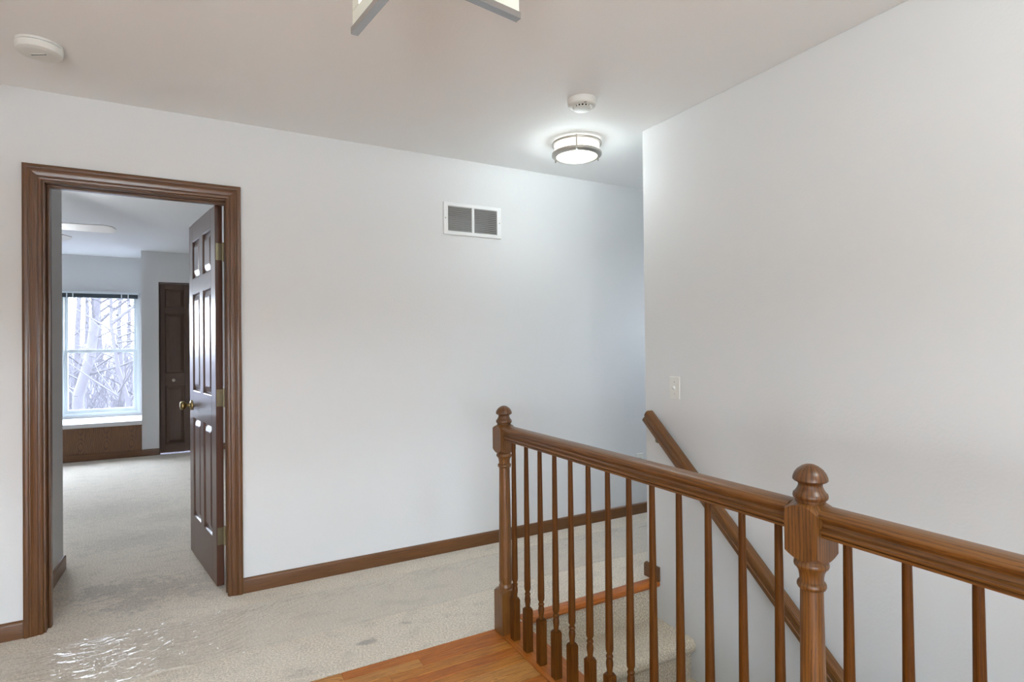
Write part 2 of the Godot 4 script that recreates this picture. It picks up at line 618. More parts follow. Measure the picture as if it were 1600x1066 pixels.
# runs of baseboard with the wall on their left as seen from above, going from a to b
func baseboard(called: String, runs: Array, label: String) -> void:
	var b := Mb.new(Vector2(rng.randf() * 3.0, 0.17))
	for r in runs:
		var a: Vector3 = r[0]
		var c: Vector3 = r[1]
		var d := (c - a).normalized()
		var out := -d.cross(Vector3.UP) * -1.0
		if r.size() > 2:
			out = r[2]
		var flip := out.cross(Vector3.UP).dot(d) < 0
		if flip:
			b.prism(base_profile(), c, out, Vector3.UP, -d, a.distance_to(c))
		else:
			b.prism(base_profile(), a, out, Vector3.UP, d, a.distance_to(c))
	struct(called, b, mats.base_wood, label, "baseboard")


func window(called: String, x0: float, x1: float, y0: float, y1: float, z0: float, z1: float, label: String) -> void:
	var w := thing(called, label, "window", Vector3(0, 0, 0), "", "structure")
	var t := 0.035
	var zc := (z0 + z1) / 2.0
	var b := mb()
	b.box(Vector3(x0, y0, z0), Vector3(x0 + t, y1, z1), 0.003)
	b.box(Vector3(x1 - t, y0, z0), Vector3(x1, y1, z1), 0.003)
	b.box(Vector3(x0 + t, y1 - t, z0), Vector3(x1 - t, y1, z1), 0.003)
	b.box(Vector3(x0 + t, y0, z0), Vector3(x1 - t, y0 + t, z1), 0.003)
	obj("window_frame", b, mats.vinyl, w)
	var mid := (y0 + y1) / 2.0 + 0.03
	for k in 2:
		var a0 := y0 + t if k == 0 else mid - 0.02
		var a1 := mid + 0.02 if k == 0 else y1 - t
		var zz := zc + (0.016 if k == 0 else -0.016)
		if z0 > 0:
			zz = zc - (0.016 if k == 0 else -0.016)
		var s := 0.035
		b = mb()
		b.box(Vector3(x0 + t, a0, zz - 0.014), Vector3(x0 + t + s, a1, zz + 0.014), 0.003)
		b.box(Vector3(x1 - t - s, a0, zz - 0.014), Vector3(x1 - t, a1, zz + 0.014), 0.003)
		b.box(Vector3(x0 + t + s, a1 - 0.04, zz - 0.014), Vector3(x1 - t - s, a1, zz + 0.014), 0.003)
		b.box(Vector3(x0 + t + s, a0, zz - 0.014), Vector3(x1 - t - s, a0 + 0.04, zz + 0.014), 0.003)
		var sash := obj("sash", b, mats.vinyl, w)
		b = mb()
		b.box(Vector3(x0 + t + s - 0.004, a0 + 0.036, zz - 0.002), Vector3(x1 - t - s + 0.004, a1 - 0.036, zz + 0.002))
		obj("pane", b, mats.glass, sash)


func bedroom_shell() -> void:
	var wp: Material = mats.wall_paint
	struct("wall_closet", boxes([[-0.835, -0.72, 0, CEIL, -4.1, -3.335], [-3.3, -0.835, 0, CEIL, -4.1, -3.985]]), wp, "white wall end just inside the bedroom on the left", "wall")
	struct("wall_bedroom_left", boxes([[-3.415, -3.3, 0, CEIL, -8.045, -3.335]]), wp, "white left wall of the bedroom, out of sight", "wall")
	struct("wall_bedroom_right", boxes([[1.7, 1.815, 0, CEIL, -8.045, -3.335]]), wp, "white right wall of the bedroom behind the open door", "wall")
	struct("wall_bedroom_far", boxes([[-3.3, -2.6, 0, CEIL, -8.045, -7.93], [-0.649, -0.475, 0, CEIL, -8.045, -7.93], [0.165, 1.7, 0, CEIL, -8.045, -7.93], [-0.475, 0.165, 2.075, CEIL, -8.045, -7.93], [-0.475, 0.165, 0, 2.075, -8.2, -8.1]]), wp, "white bedroom wall with the dark closet door", "wall")
	struct("wall_alcove", boxes([[-0.649, -0.53, 0, CEIL, -8.6, -8.045], [-2.72, -2.6, 0, CEIL, -8.6, -8.045],
		[-2.72, -2.42, 0, CEIL, -8.7, -8.6], [-1.61, -1.53, 0, CEIL, -8.7, -8.6], [-0.722, -0.53, 0, CEIL, -8.7, -8.6],
		[-2.42, -1.61, 0, 0.454, -8.7, -8.6], [-2.42, -1.61, 1.99, CEIL, -8.7, -8.6], [-1.53, -0.722, 0, 0.454, -8.7, -8.6], [-1.53, -0.722, 1.99, CEIL, -8.7, -8.6]]), wp, "bluish white alcove wall round the bedroom window", "wall")
	window("window_1", -1.53, -0.722, 0.454, 1.99, -8.7, -8.6, "white double hung bedroom window showing bare winter trees")
	window("window_2", -2.42, -1.61, 0.454, 1.99, -8.7, -8.6, "white bedroom window further left, hidden by the wall end")
	baseboard("baseboard_closet", [[Vector3(-0.72, 0, -3.335), Vector3(-0.72, 0, -4.1), Vector3.RIGHT], [Vector3(-0.708, 0, -4.1), Vector3(-3.3, 0, -4.1), Vector3(0, 0, -1)]], "dark baseboard on the wall end inside the bedroom")
	baseboard("baseboard_bedroom", [[Vector3(-0.649, 0, -7.93), Vector3(-0.475, 0, -7.93), Vector3.BACK], [Vector3(0.165, 0, -7.93), Vector3(1.7, 0, -7.93), Vector3.BACK], [Vector3(1.7, 0, -7.93), Vector3(1.7, 0, -3.335), Vector3.LEFT]], "brown baseboard beside the bedroom closet door")


func doorway() -> void:
	var t := thing("trim_1", "dark brown grooved wooden casing round the bedroom doorway", "door casing", Vector3.ZERO, "", "structure")
	# profile across the casing: 0 at the opening, 0.068 at the outer edge, and out of the wall
	var p := PackedVector2Array([Vector2(0, 0), Vector2(0, 0.009), Vector2(0.004, 0.0115), Vector2(0.011, 0.012), Vector2(0.013, 0.0095), Vector2(0.016, 0.0095), Vector2(0.019, 0.0125), Vector2(0.030, 0.0145), Vector2(0.036, 0.0165), Vector2(0.040, 0.0185), Vector2(0.042, 0.016), Vector2(0.046, 0.016), Vector2(0.049, 0.0195), Vector2(0.058, 0.021), Vector2(0.064, 0.0195), Vector2(0.068, 0.016), Vector2(0.068, 0)])
	p.reverse()
	var x0 := -0.635
	var x1 := 0.103
	var y := 2.035
	for face in 2:
		var z := -3.22 if face == 0 else -3.335
		var out := Vector3.BACK if face == 0 else Vector3.FORWARD
		for s in [-1, 1]:
			var b := Mb.new(Vector2(rng.randf() * 3.0, 0.19))
			var e := Vector3(s, 0, 0)
			var o := Vector3(x0 if s < 0 else x1, 0, z)
			if face == 1 and s < 0:
				continue
			var ez := Vector3.UP
			if e.cross(out).dot(ez) > 0:
				b.prism(p, o, e, out, ez, y, Vector2.ZERO, Vector2(1, 0))
			else:
				b.prism(p, o + Vector3.UP * y, e, out, Vector3.DOWN, y, Vector2(-1, 0), Vector2.ZERO)
			obj("side_casing", b, mats.casing_wood, t)
		var h := Mb.new(Vector2(rng.randf() * 3.0, 0.19))
		var oo := Vector3(x0, y, z)
		if Vector3.UP.cross(out).dot(Vector3.RIGHT) > 0:
			h.prism(p, oo, Vector3.UP, out, Vector3.RIGHT, x1 - x0, Vector2(-1, 0), Vector2(1, 0))
		else:
			h.prism(p, Vector3(x1, y, z), Vector3.UP, out, Vector3.LEFT, x1 - x0, Vector2(-1, 0), Vector2(1, 0))
		obj("head_casing", h, mats.casing_wood, t)
	var j := mb()
	j.box(Vector3(-0.645, 0, -3.335), Vector3(-0.627, 2.045, -3.22), 0.0015, 1)
	obj("side_jamb", j, mats.casing_wood, t)
	j = mb()
	j.box(Vector3(0.1005, 0, -3.335), Vector3(0.1155, 2.045, -3.22), 0.0015, 1)
	obj("side_jamb", j, mats.casing_wood, t)
	j = mb()
	j.box(Vector3(-0.627, 2.027, -3.335), Vector3(0.1005, 2.045, -3.22), 0.0015, 0)
	obj("head_jamb", j, mats.casing_wood, t)
	j = mb()
	j.box(Vector3(-0.627, 0, -3.295), Vector3(-0.616, 2.016, -3.262), 0.002, 1)
	j.box(Vector3(0.0945, 0, -3.295), Vector3(0.1005, 2.016, -3.262), 0.002, 1)
	j.box(Vector3(-0.627, 2.016, -3.295), Vector3(0.1005, 2.027, -3.262), 0.002, 0)
	obj("door_stop", j, mats.casing_wood, t)


func floors() -> void:
	var b := boxes([[-2.6, 4.2, -0.25, 0, -3.335, -2.302], [-2.6, 1.2765, -0.25, 0, -2.302, -2.244], [-3.3, 1.7, -0.25, 0, -7.93, -3.335], [-2.6, -0.649, -0.25, 0, -8.6, -7.93]])
	struct("floor", b, mats.carpet, "worn beige carpet running through the hall into the bedroom", "carpet floor")
	var f := thing("floor_001", "golden oak strip floor at the bottom of the picture", "wood floor", Vector3.ZERO, "", "structure")
	b = boxes([[-2.6, 1.13, -0.25, -0.02, -2.244, 3.2], [1.13, 1.25, -0.25, -0.02, -2.244, 1.0], [1.13, 2.121, -0.25, -0.02, 1.0, 3.2]])
	obj("subfloor", b, mats.slot_dark, f)
	var ms := [mats.board_amber, mats.board_pale, mats.board_red, mats.board_amber]
	var w := 0.057
	var z := -2.243
	var row := 0
	var rest := mb()
	while z < 3.19:
		var x := -2.599
		var cut := rng.randf_range(0.3, 1.2)
		while x < 1.129:
			var x1 := minf(x + cut, 1.132)
			if 1.132 - x1 < 0.25:
				x1 = 1.132
			var lo := Vector3(x + 0.0005, -0.02, z + 0.0006)
			var hi := Vector3(x1 - 0.0005, -0.001 + rng.randf_range(-0.0004, 0.0004), minf(z + w, 3.2) - 0.0006)
			if z < -0.9 and x1 > -0.9:
				var q := Mb.new(Vector2(rng.randf() * 3.0, rng.randf() * 3.0))
				q.box(lo, hi, 0.0018, 0)
				obj("floorboard", q, ms[rng.randi() % 4], f)
			else:
				rest.box(lo, hi, 0.0, 0)
			x = x1
			cut = rng.randf_range(0.6, 1.5)
		z += w
		row += 1
	var r := obj("floorboards_beyond", rest, mats.board_amber, f)
	r.set_meta("kind", "stuff")
	b = mb()
	b.box(Vector3(1.132, -0.02, 1.0), Vector3(2.12, -0.001, 3.2), 0.001, 2)
	obj("landing_board", b, mats.board_amber, f)
	# the edge board under the balusters, nosed over the stairwell
	b = mb()
	var p := PackedVector2Array([Vector2(1.1325, -0.02), Vector2(1.262, -0.026), Vector2(1.273, -0.021), Vector2(1.277, -0.012), Vector2(1.273, -0.003), Vector2(1.264, 0.0005), Vector2(1.1325, 0.0005)])
	b.prism(p, Vector3(0, 0, -2.243), Vector3.RIGHT, Vector3.UP, Vector3.BACK, 3.24)
	obj("edge_board", b, mats.board_red, f)
	# the nosing at the head of the stairs
	b = mb()
	p = PackedVector2Array([Vector2(2.302, -0.03), Vector2(2.302, 0.0), Vector2(2.292, 0.004), Vector2(2.254, 0.004), Vector2(2.242, -0.001), Vector2(2.237, -0.013), Vector2(2.242, -0.026), Vector2(2.254, -0.03)])
	b.prism(p, Vector3(1.277, 0, 0), Vector3(0, 0, -1), Vector3.UP, Vector3.RIGHT, 2.12 - 1.277)
	struct("trim_2", b, mats.nosing_wood, "orange oak nosing strip at the top of the stairs", "stair nosing")


func stairs() -> void:
	var s := thing("staircase", "carpeted steps going down behind the railing balusters", "stairs")
	for k in range(1, 14):
		var y := -0.2 * k
		var z0 := -2.266 + 0.233 * (k - 1)
		var z1 := z0 + 0.23
		var b := mb()
		# side outline in (z, y): the riser behind, the tread, a soft rounded nose
		var p := PackedVector2Array([Vector2(z0 - 0.02, y - 0.03), Vector2(z1, y - 0.2), Vector2(z1 + 0.008, y - 0.19), Vector2(z1 + 0.008, y - 0.06)])
		for a in range(-7, 9):
			var t := a * PI / 16.0
			p.append(Vector2(z1 + 0.012 + 0.03 * cos(t), y - 0.033 + 0.033 * sin(t)))
		p.append(Vector2(z0, y))
		p.append(Vector2(z0, y + 0.168))
		p.append(Vector2(z0 - 0.02, y + 0.168))
		b.prism(p, Vector3(2.12, 0, 0), Vector3.BACK, Vector3.UP, Vector3.LEFT, 2.12 - 1.251, Vector2.ZERO, Vector2.ZERO, 0.9)
		obj("step", b, mats.stair_carpet, s)
	struct("floor_002", boxes([[1.25, 2.121, -2.75, -2.6, -2.4, 1.1]]), mats.stair_carpet, "carpeted floor at the foot of the stairs", "carpet floor")


func rail_profile() -> PackedVector2Array:
	var r := PackedVector2Array([Vector2(0.022, 0), Vector2(0.0225, 0.006), Vector2(0.0195, 0.0075), Vector2(0.0195, 0.0095), Vector2(0.027, 0.011), Vector2(0.0285, 0.0145), Vector2(0.0265, 0.0185), Vector2(0.021, 0.0215), Vector2(0.017, 0.0265), Vector2(0.0165, 0.031), Vector2(0.0195, 0.0355), Vector2(0.027, 0.039), Vector2(0.031, 0.044), Vector2(0.032, 0.049), Vector2(0.030, 0.0545), Vector2(0.025, 0.0585), Vector2(0.016, 0.0612), Vector2(0.006, 0.0625)])
	var n := r.size()
	for i in n:
		var q := r[n - 1 - i]
		r.append(Vector2(-q.x, q.y))
	return r


func newel(parent: Node, z: float) -> void:
	var c := Vector3(1.17, 0, z)
	var b := Mb.new(Vector2(1.7 + z, 0.103))   # quarter-sawn faces: straight grain
	b.block(Vector3.ZERO, 0.038, 0.0, 0.19, 0.0, 0.9, 0.0, 0.03)
	b.block(Vector3.ZERO, 0.038, 0.793, 0.913, 0.9, 0.9, 0.03, 0.03)
	b.lathe(PackedVector2Array([Vector2(0.028, 0.185), Vector2(0.0305, 0.196), Vector2(0.0305, 0.203), Vector2(0.0265, 0.208), Vector2(0.0265, 0.214), Vector2(0.029, 0.222), Vector2(0.0287, 0.25), Vector2(0.0235, 0.722),
		Vector2(0.0235, 0.726), Vector2(0.0275, 0.7275), Vector2(0.0298, 0.732), Vector2(0.0298, 0.737), Vector2(0.0275, 0.7415), Vector2(0.0245, 0.743), Vector2(0.0245, 0.752), Vector2(0.026, 0.762), Vector2(0.030, 0.771), Vector2(0.0345, 0.775), Vector2(0.0358, 0.780), Vector2(0.0345, 0.786), Vector2(0.031, 0.789), Vector2(0.029, 0.80)]), Vector3.ZERO, Vector3.UP, 28)
	var post := obj("newel_post", b, mats.oak, parent)
	post.position = c
	b = mb()
	b.lathe(PackedVector2Array([Vector2(0.028, 0.912), Vector2(0.0305, 0.917), Vector2(0.0305, 0.922), Vector2(0.0345, 0.925), Vector2(0.0358, 0.930), Vector2(0.0345, 0.936), Vector2(0.031, 0.939), Vector2(0.028, 0.944), Vector2(0.0248, 0.951), Vector2(0.0245, 0.9565), Vector2(0.027, 0.9595), Vector2(0.0335, 0.9625), Vector2(0.036, 0.9655), Vector2(0.0352, 0.9715), Vector2(0.0318, 0.980), Vector2(0.0258, 0.988), Vector2(0.017, 0.9948), Vector2(0.009, 0.9985), Vector2(0, 0.9995)]), Vector3.ZERO, Vector3.UP, 28)
	obj("finial", b, mats.oak_turned, post)


func railing() -> void:
	var t := thing("stair_railing", "oak railing with turned balusters and ball topped newel posts along the stairwell", "railing")
	var zs := [-2.203, -0.765, 0.95]
	for z in zs:
		newel(t, z)
	var p := rail_profile()
	for k in 2:
		var b := mb()
		b.prism(p, Vector3(1.17, 0.851, zs[k] + 0.037), Vector3.RIGHT, Vector3.UP, Vector3.BACK, zs[k + 1] - zs[k] - 0.074)
		obj("handrail", b, mats.oak, t)
	var kinds: Array = []
	for v in 4:
		var b := mb()
		b.block(Vector3.ZERO, 0.0155, 0.0, 0.178, 0.0, 0.8, 0.0, 0.011)
		b.lathe(PackedVector2Array([Vector2(0.010, 0.178), Vector2(0.0095, 0.190), Vector2(0.0118, 0.204), Vector2(0.0125, 0.214), Vector2(0.0112, 0.224), Vector2(0.0095, 0.230), Vector2(0.0115, 0.2325), Vector2(0.0125, 0.236), Vector2(0.0115, 0.2395), Vector2(0.0092, 0.242), Vector2(0.009, 0.247), Vector2(0.0115, 0.251), Vector2(0.0132, 0.257), Vector2(0.0135, 0.27), Vector2(0.0085, 0.853)]), Vector3.ZERO, Vector3.UP, 14)
		kinds.append(b.mesh())
		(kinds[v] as ArrayMesh).surface_set_material(0, mats.oak_spindle)
	var k := 0
	for z in [-2.117, -2.01, -1.903, -1.796, -1.69, -1.582, -1.475, -1.369, -1.265, -1.157, -1.053, -0.946, -0.845, -0.685, -0.573, -0.461, -0.353, -0.246, -0.139, -0.032, 0.075, 0.182, 0.289, 0.396, 0.503, 0.61, 0.717, 0.824]:
		var o := inst("baluster", kinds[(k * 7) % 4], t, Vector3(1.17, 0, z))
		o.rotation.y = (k % 4) * PI / 2.0
		k += 1


func wall_handrail() -> void:
	var t := thing("wall_handrail", "sloping oak handrail fixed to the stair wall", "handrail")
	var d := Vector3(0, -0.873, 1.0).normalized()
	var up := Vector3(0, d.z, -d.y)
	var p := PackedVector2Array([Vector2(-0.02, 0), Vector2(0.02, 0), Vector2(0.022, 0.004), Vector2(0.022, 0.018), Vector2(0.018, 0.022), Vector2(0.018, 0.028), Vector2(0.0245, 0.034), Vector2(0.026, 0.042), Vector2(0.026, 0.054), Vector2(0.022, 0.062), Vector2(0.014, 0.065), Vector2(-0.014, 0.065), Vector2(-0.022, 0.062), Vector2(-0.026, 0.054), Vector2(-0.026, 0.042), Vector2(-0.0245, 0.034), Vector2(-0.018, 0.028), Vector2(-0.018, 0.022), Vector2(-0.022, 0.018), Vector2(-0.022, 0.004)])
	var b := mb()
	b.prism(p, Vector3(2.06, 0.862, -2.272), Vector3.RIGHT, up, d, 4.1, Vector2(0, -0.12), Vector2.ZERO)
	obj("rail", b, mats.oak, t)
	for s in [0.11, 1.3, 2.5, 3.7]:
		var c: Vector3 = Vector3(2.06, 0.862, -2.272) + d * s
		b = mb()
		b.bar(c + Vector3(0, -0.03, 0), c + Vector3(0, 0.002, 0), 0.006, 0.006, 8)
		b.bar(c + Vector3(0, -0.03, 0), Vector3(2.12, c.y - 0.05, c.z), 0.006, 0.006, 8)
		b.lathe(PackedVector2Array([Vector2(0, 0), Vector2(0.02, 0), Vector2(0.022, -0.003), Vector2(0.022, -0.006)]), Vector3(2.115, c.y - 0.05, c.z), Vector3(-1, 0, 0), 14)
		obj("bracket", b, mats.antique_brass, t)


# panelled leaf in its own plane: x from 0 to w, y from 0 to h, z from 0 (front) to -th
func leaf(parent: Node, w: float, h: float, th: float, cols: Array, rows: Array, m: Material) -> void:
	var b := mb()
	var rec := 0.012
	# stiles between and beside the columns, rails between the rows
	var xs: Array = [0.0]
	for c in cols:
		xs.append(c[0])
		xs.append(c[1])
	xs.append(w)
	for i in range(0, xs.size(), 2):
		b.box(Vector3(xs[i], 0, -th), Vector3(xs[i + 1], h, 0), 0.002 if i == 0 or i == xs.size() - 2 else 0.0, 1)
	var ys: Array = [0.0]
	for r in rows:
		ys.append(r[0])
		ys.append(r[1])
	ys.append(h)
	for c in cols:
		for i in range(0, ys.size(), 2):
			b.box(Vector3(c[0], ys[i], -th), Vector3(c[1], ys[i + 1], 0), 0.0, 0)
	obj("door_frame", b, m, parent)
	for c in cols:
		for r in rows:
			b = mb()
			for side in 2:
				# sticking slopes in, a flat groove, then the raised field
				var f := 1.0 if side == 0 else -1.0
				var z0 := 0.0 if side == 0 else -th
				var lv := [[0.0, 0.0], [0.004, -0.002], [0.009, -rec], [0.014, -rec], [0.042, -0.003], [0.046, -0.002]]
				for i in lv.size() - 1:
					var a: Array = lv[i]
					var e: Array = lv[i + 1]
					var A: Array = rect(c, r, a[0], z0 + f * a[1])
					var E: Array = rect(c, r, e[0], z0 + f * e[1])
					for q in 4:
						var q2 := (q + 1) % 4
						var g := 0 if q % 2 == 0 else 1
						var pts: Array = [A[q], A[q2], E[q2], E[q]]
						if side == 1:
							pts.reverse()
						b.face(pts, g)
				var last: Array = rect(c, r, lv[-1][0], z0 + f * lv[-1][1])
				if side == 1:
					last.reverse()
				b.face(last, 1)
			obj("door_panel", b, m, parent)


func rect(c: Array, r: Array, inset: float, z: float) -> Array:
	return [Vector3(c[0] + inset, r[0] + inset, z), Vector3(c[1] - inset, r[0] + inset, z), Vector3(c[1] - inset, r[1] - inset, z), Vector3(c[0] + inset, r[1] - inset, z)]


func knob(parent: Node, at: Vector3, out: Vector3, m: Material, s := 1.0) -> void:
	var b := mb()
	b.lathe(PackedVector2Array([Vector2(0.0325, -0.001), Vector2(0.0325, 0.003), Vector2(0.030, 0.007), Vector2(0.022, 0.009), Vector2(0.0125, 0.012), Vector2(0.0105, 0.018), Vector2(0.011, 0.03), Vector2(0.016, 0.034), Vector2(0.0245, 0.040), Vector2(0.0275, 0.048), Vector2(0.0265, 0.056), Vector2(0.022, 0.062), Vector2(0.012, 0.0645), Vector2(0, 0.065)]), Vector3.ZERO, out, 24)
	var o := obj("door_knob", b, m, parent)
	o.position = at
	o.scale = Vector3.ONE * s


func bedroom_door() -> void:
	var d := thing("door_1", "dark brown six panel bedroom door standing open inward", "door", Vector3(0.088, 0.016, -3.341), "", "structure")
	# local x runs from the hinges to the free edge, local -z is the face towards the hall when shut
	var dir := Vector3(-0.134, 0, -0.71).normalized()
	d.basis = Basis(dir, Vector3.UP, dir.cross(Vector3.UP))
	var w := 0.711
	var cols := [[0.105, 0.315], [0.398, 0.606]]
	var rows := [[0.235, 0.835], [0.995, 1.585], [1.675, 1.905]]
	leaf(d, w, 2.012, 0.035, cols, rows, mats.door_wood)
	knob(d, Vector3(w - 0.06, 0.905, -0.035), Vector3(0, 0, -1), mats.brass)
	knob(d, Vector3(w - 0.06, 0.905, 0.0), Vector3(0, 0, 1), mats.brass)
	for y in [0.26, 0.99, 1.765]:
		var b := mb()
		b.box(Vector3(-0.0015, y - 0.045, -0.032), Vector3(0.0008, y + 0.045, -0.002), 0.0006, 1)
		b.bar(Vector3(-0.004, y - 0.05, 0.003), Vector3(-0.004, y + 0.05, 0.003), 0.0065, 0.0065, 12)
		for q in 3:
			b.lathe(PackedVector2Array([Vector2(0.0035, 0), Vector2(0.0025, 0.001), Vector2(0, 0.0012)]), Vector3(-0.0014, y - 0.03 + 0.03 * q, -0.012 - 0.009 * (q % 2)), Vector3(-1, 0, 0), 8)
		obj("hinge", b, mats.antique_brass, d)


func closet_door() -> void:
	var d := thing("door_2", "dark brown panelled bifold closet door in the far bedroom wall", "door", Vector3(-0.468, 0.012, -7.955), "", "structure")
	for k in 2:
		var lf := Node3D.new()
		lf.name = "door_leaf"
		lf.position = Vector3(0.004 + 0.3155 * k, 0, 0)
		d.add_child(lf, true)
		leaf(lf, 0.312, 2.045, 0.03, [[0.052, 0.26]], [[0.1, 0.805], [0.96, 1.69], [1.755, 1.985]], mats.closet_wood)
		if k == 0:
			knob(lf, Vector3(0.14, 0.875, 0.0), Vector3(0, 0, 1), mats.nickel, 0.62)
	var b := mb()
	b.box(Vector3(-0.007, -0.012, -0.08), Vector3(0.003, 2.063, 0.028), 0.001, 1)
	b.box(Vector3(0.623, -0.012, -0.08), Vector3(0.633, 2.063, 0.028), 0.001, 1)
	b.box(Vector3(0.003, 2.05, -0.08), Vector3(0.623, 2.063, 0.028), 0.001, 0)
	obj("door_jamb", b, mats.closet_wood, d)


func window_seat() -> void:
	var t := thing("window_bench", "built in window bench with oak front panel and white top", "window bench")
	var b := mb()
	b.box(Vector3(-2.6, 0.0, -7.95), Vector3(-0.649, 0.375, -7.93), 0.001, 1)
	obj("front_panel", b, mats.seat_wood, t)
	b = mb()
	b.box(Vector3(-2.6, 0.375, -8.6), Vector3(-0.649, 0.425, -7.92), 0.006, 0)
	obj("seat_top", b, mats.seat_paint, t)
	b = mb()
	b.box(Vector3(-2.6, 0, -7.93), Vector3(-0.65, 0.077, -7.918), 0.003, 0)
	obj("kick_board", b, mats.base_wood, t)
	var bl := thing("window_blind", "raised mini blind at the top of the bedroom window, its shade put into dark grey slats", "blind")
	b = mb()
	b.box(Vector3(-1.52, 1.965, -8.598), Vector3(-0.732, 1.989, -8.565), 0.002, 0)
	obj("head_rail", b, mats.vinyl, bl)
	for k in 9:
		b = mb()
		b.box(Vector3(-1.512, 1.927 + k * 0.0042, -8.597), Vector3(-0.74, 1.9295 + k * 0.0042, -8.566), 0.0005, 0)
		obj("slat", b, mats.blind_shade_grey, bl)
	b = mb()
	b.box(Vector3(-1.512, 1.915, -8.595), Vector3(-0.74, 1.926, -8.568), 0.002, 0)
	obj("bottom_rail", b, mats.blind_shade_grey, bl)
	for x in [-1.46, -1.4, -0.91, -0.84]:
		b = mb()
		b.box(Vector3(x - 0.006, 1.913, -8.5645), Vector3(x + 0.006, 1.968, -8.5625), 0.0005, 1)
		obj("ladder_tape", b, mats.vinyl, bl)


func fixtures() -> void:
	detector_plain()
	detector_vented()
	flush_light(Vector3(1.892, CEIL, -2.632), "lit round flush ceiling light with two brushed nickel rings, in view", FLUSH_E)
	flush_light(Vector3(1.15, CEIL, 0.5), "unseen round flush ceiling light, out of view, placed to light the stairs", UNSEEN_STAIR_E)  # out of view, placed to light the treads and the stair wall
	pendant()
	fan()
	fill_lamp()
	vent()
	switch_and_outlet()


func detector_plain() -> void:
	var t := thing("smoke_detector", "round white ceiling detector at the upper left, above the doorway", "smoke detector", Vector3(-0.545, CEIL, -2.73), "ceiling detectors")
	var b := mb()
	b.lathe(PackedVector2Array([Vector2(0.0, -0.01), Vector2(0.071, -0.01), Vector2(0.0725, -0.007), Vector2(0.0725, -0.001), Vector2(0.0, 0)]), Vector3.ZERO, Vector3.UP, 40)
	obj("mounting_plate", b, mats.white_plastic, t)
	b = mb()
	b.lathe(PackedVector2Array([Vector2(0, -0.043), Vector2(0.05, -0.043), Vector2(0.062, -0.041), Vector2(0.070, -0.036), Vector2(0.0745, -0.015), Vector2(0.072, -0.012), Vector2(0.0, -0.010)]), Vector3.ZERO, Vector3.UP, 40)
	obj("cover", b, mats.white_plastic, t)
	b = mb()
	b.box(Vector3(-0.03, -0.046, -0.006), Vector3(0.03, -0.042, 0.0), 0.0015)
	b.box(Vector3(-0.03, -0.046, 0.008), Vector3(0.03, -0.042, 0.013), 0.0015)
	var r := obj("grille", b, mats.white_plastic, t)
	r.rotation.y = -0.5
	b = mb()
	b.box(Vector3(-0.029, -0.0437, 0.0), Vector3(0.029, -0.0425, 0.008))
	var s := obj("slot", b, mats.slot_dark, t)
	s.rotation.y = -0.5


func detector_vented() -> void:
	var t := thing("smoke_detector", "white ceiling detector with dark slots, just above the round light", "smoke detector", Vector3(1.592, CEIL, -2.165), "ceiling detectors")
	var b := mb()
	b.lathe(PackedVector2Array([Vector2(0.0, -0.034), Vector2(0.056, -0.034), Vector2(0.064, -0.031), Vector2(0.068, -0.026), Vector2(0.0705, -0.004), Vector2(0.0705, -0.001), Vector2(0, 0)]), Vector3.ZERO, Vector3.UP, 40)
	obj("cover", b, mats.white_plastic, t)
	b = mb()
	b.lathe(PackedVector2Array([Vector2(0.0, -0.0465), Vector2(0.036, -0.0465), Vector2(0.042, -0.0455), Vector2(0.044, -0.044), Vector2(0.044, -0.043), Vector2(0, -0.043)]), Vector3.ZERO, Vector3.UP, 32)
	obj("cap", b, mats.white_plastic, t)
	b = mb()
	b.lathe(PackedVector2Array([Vector2(0, -0.0435), Vector2(0.039, -0.0435), Vector2(0.039, -0.0335), Vector2(0, -0.0335)]), Vector3.ZERO, Vector3.UP, 32)
	obj("slot", b, mats.slot_dark, t)
	for k in 16:
		var a := TAU * k / 16.0
		b = mb()
		b.bar(Vector3(cos(a), 0, sin(a)) * 0.0405 + Vector3.UP * -0.0445, Vector3(cos(a), 0, sin(a)) * 0.0425 + Vector3.UP * -0.0335, 0.0042, 0.0042, 8)
		obj("rib", b, mats.white_plastic, t)
	b = mb()
	b.lathe(PackedVector2Array([Vector2(0, -0.036), Vector2(0.006, -0.036), Vector2(0.007, -0.033)]), Vector3(-0.02, 0, 0.052), Vector3.UP, 12)
	obj("test_button", b, mats.shaded_louver, t)


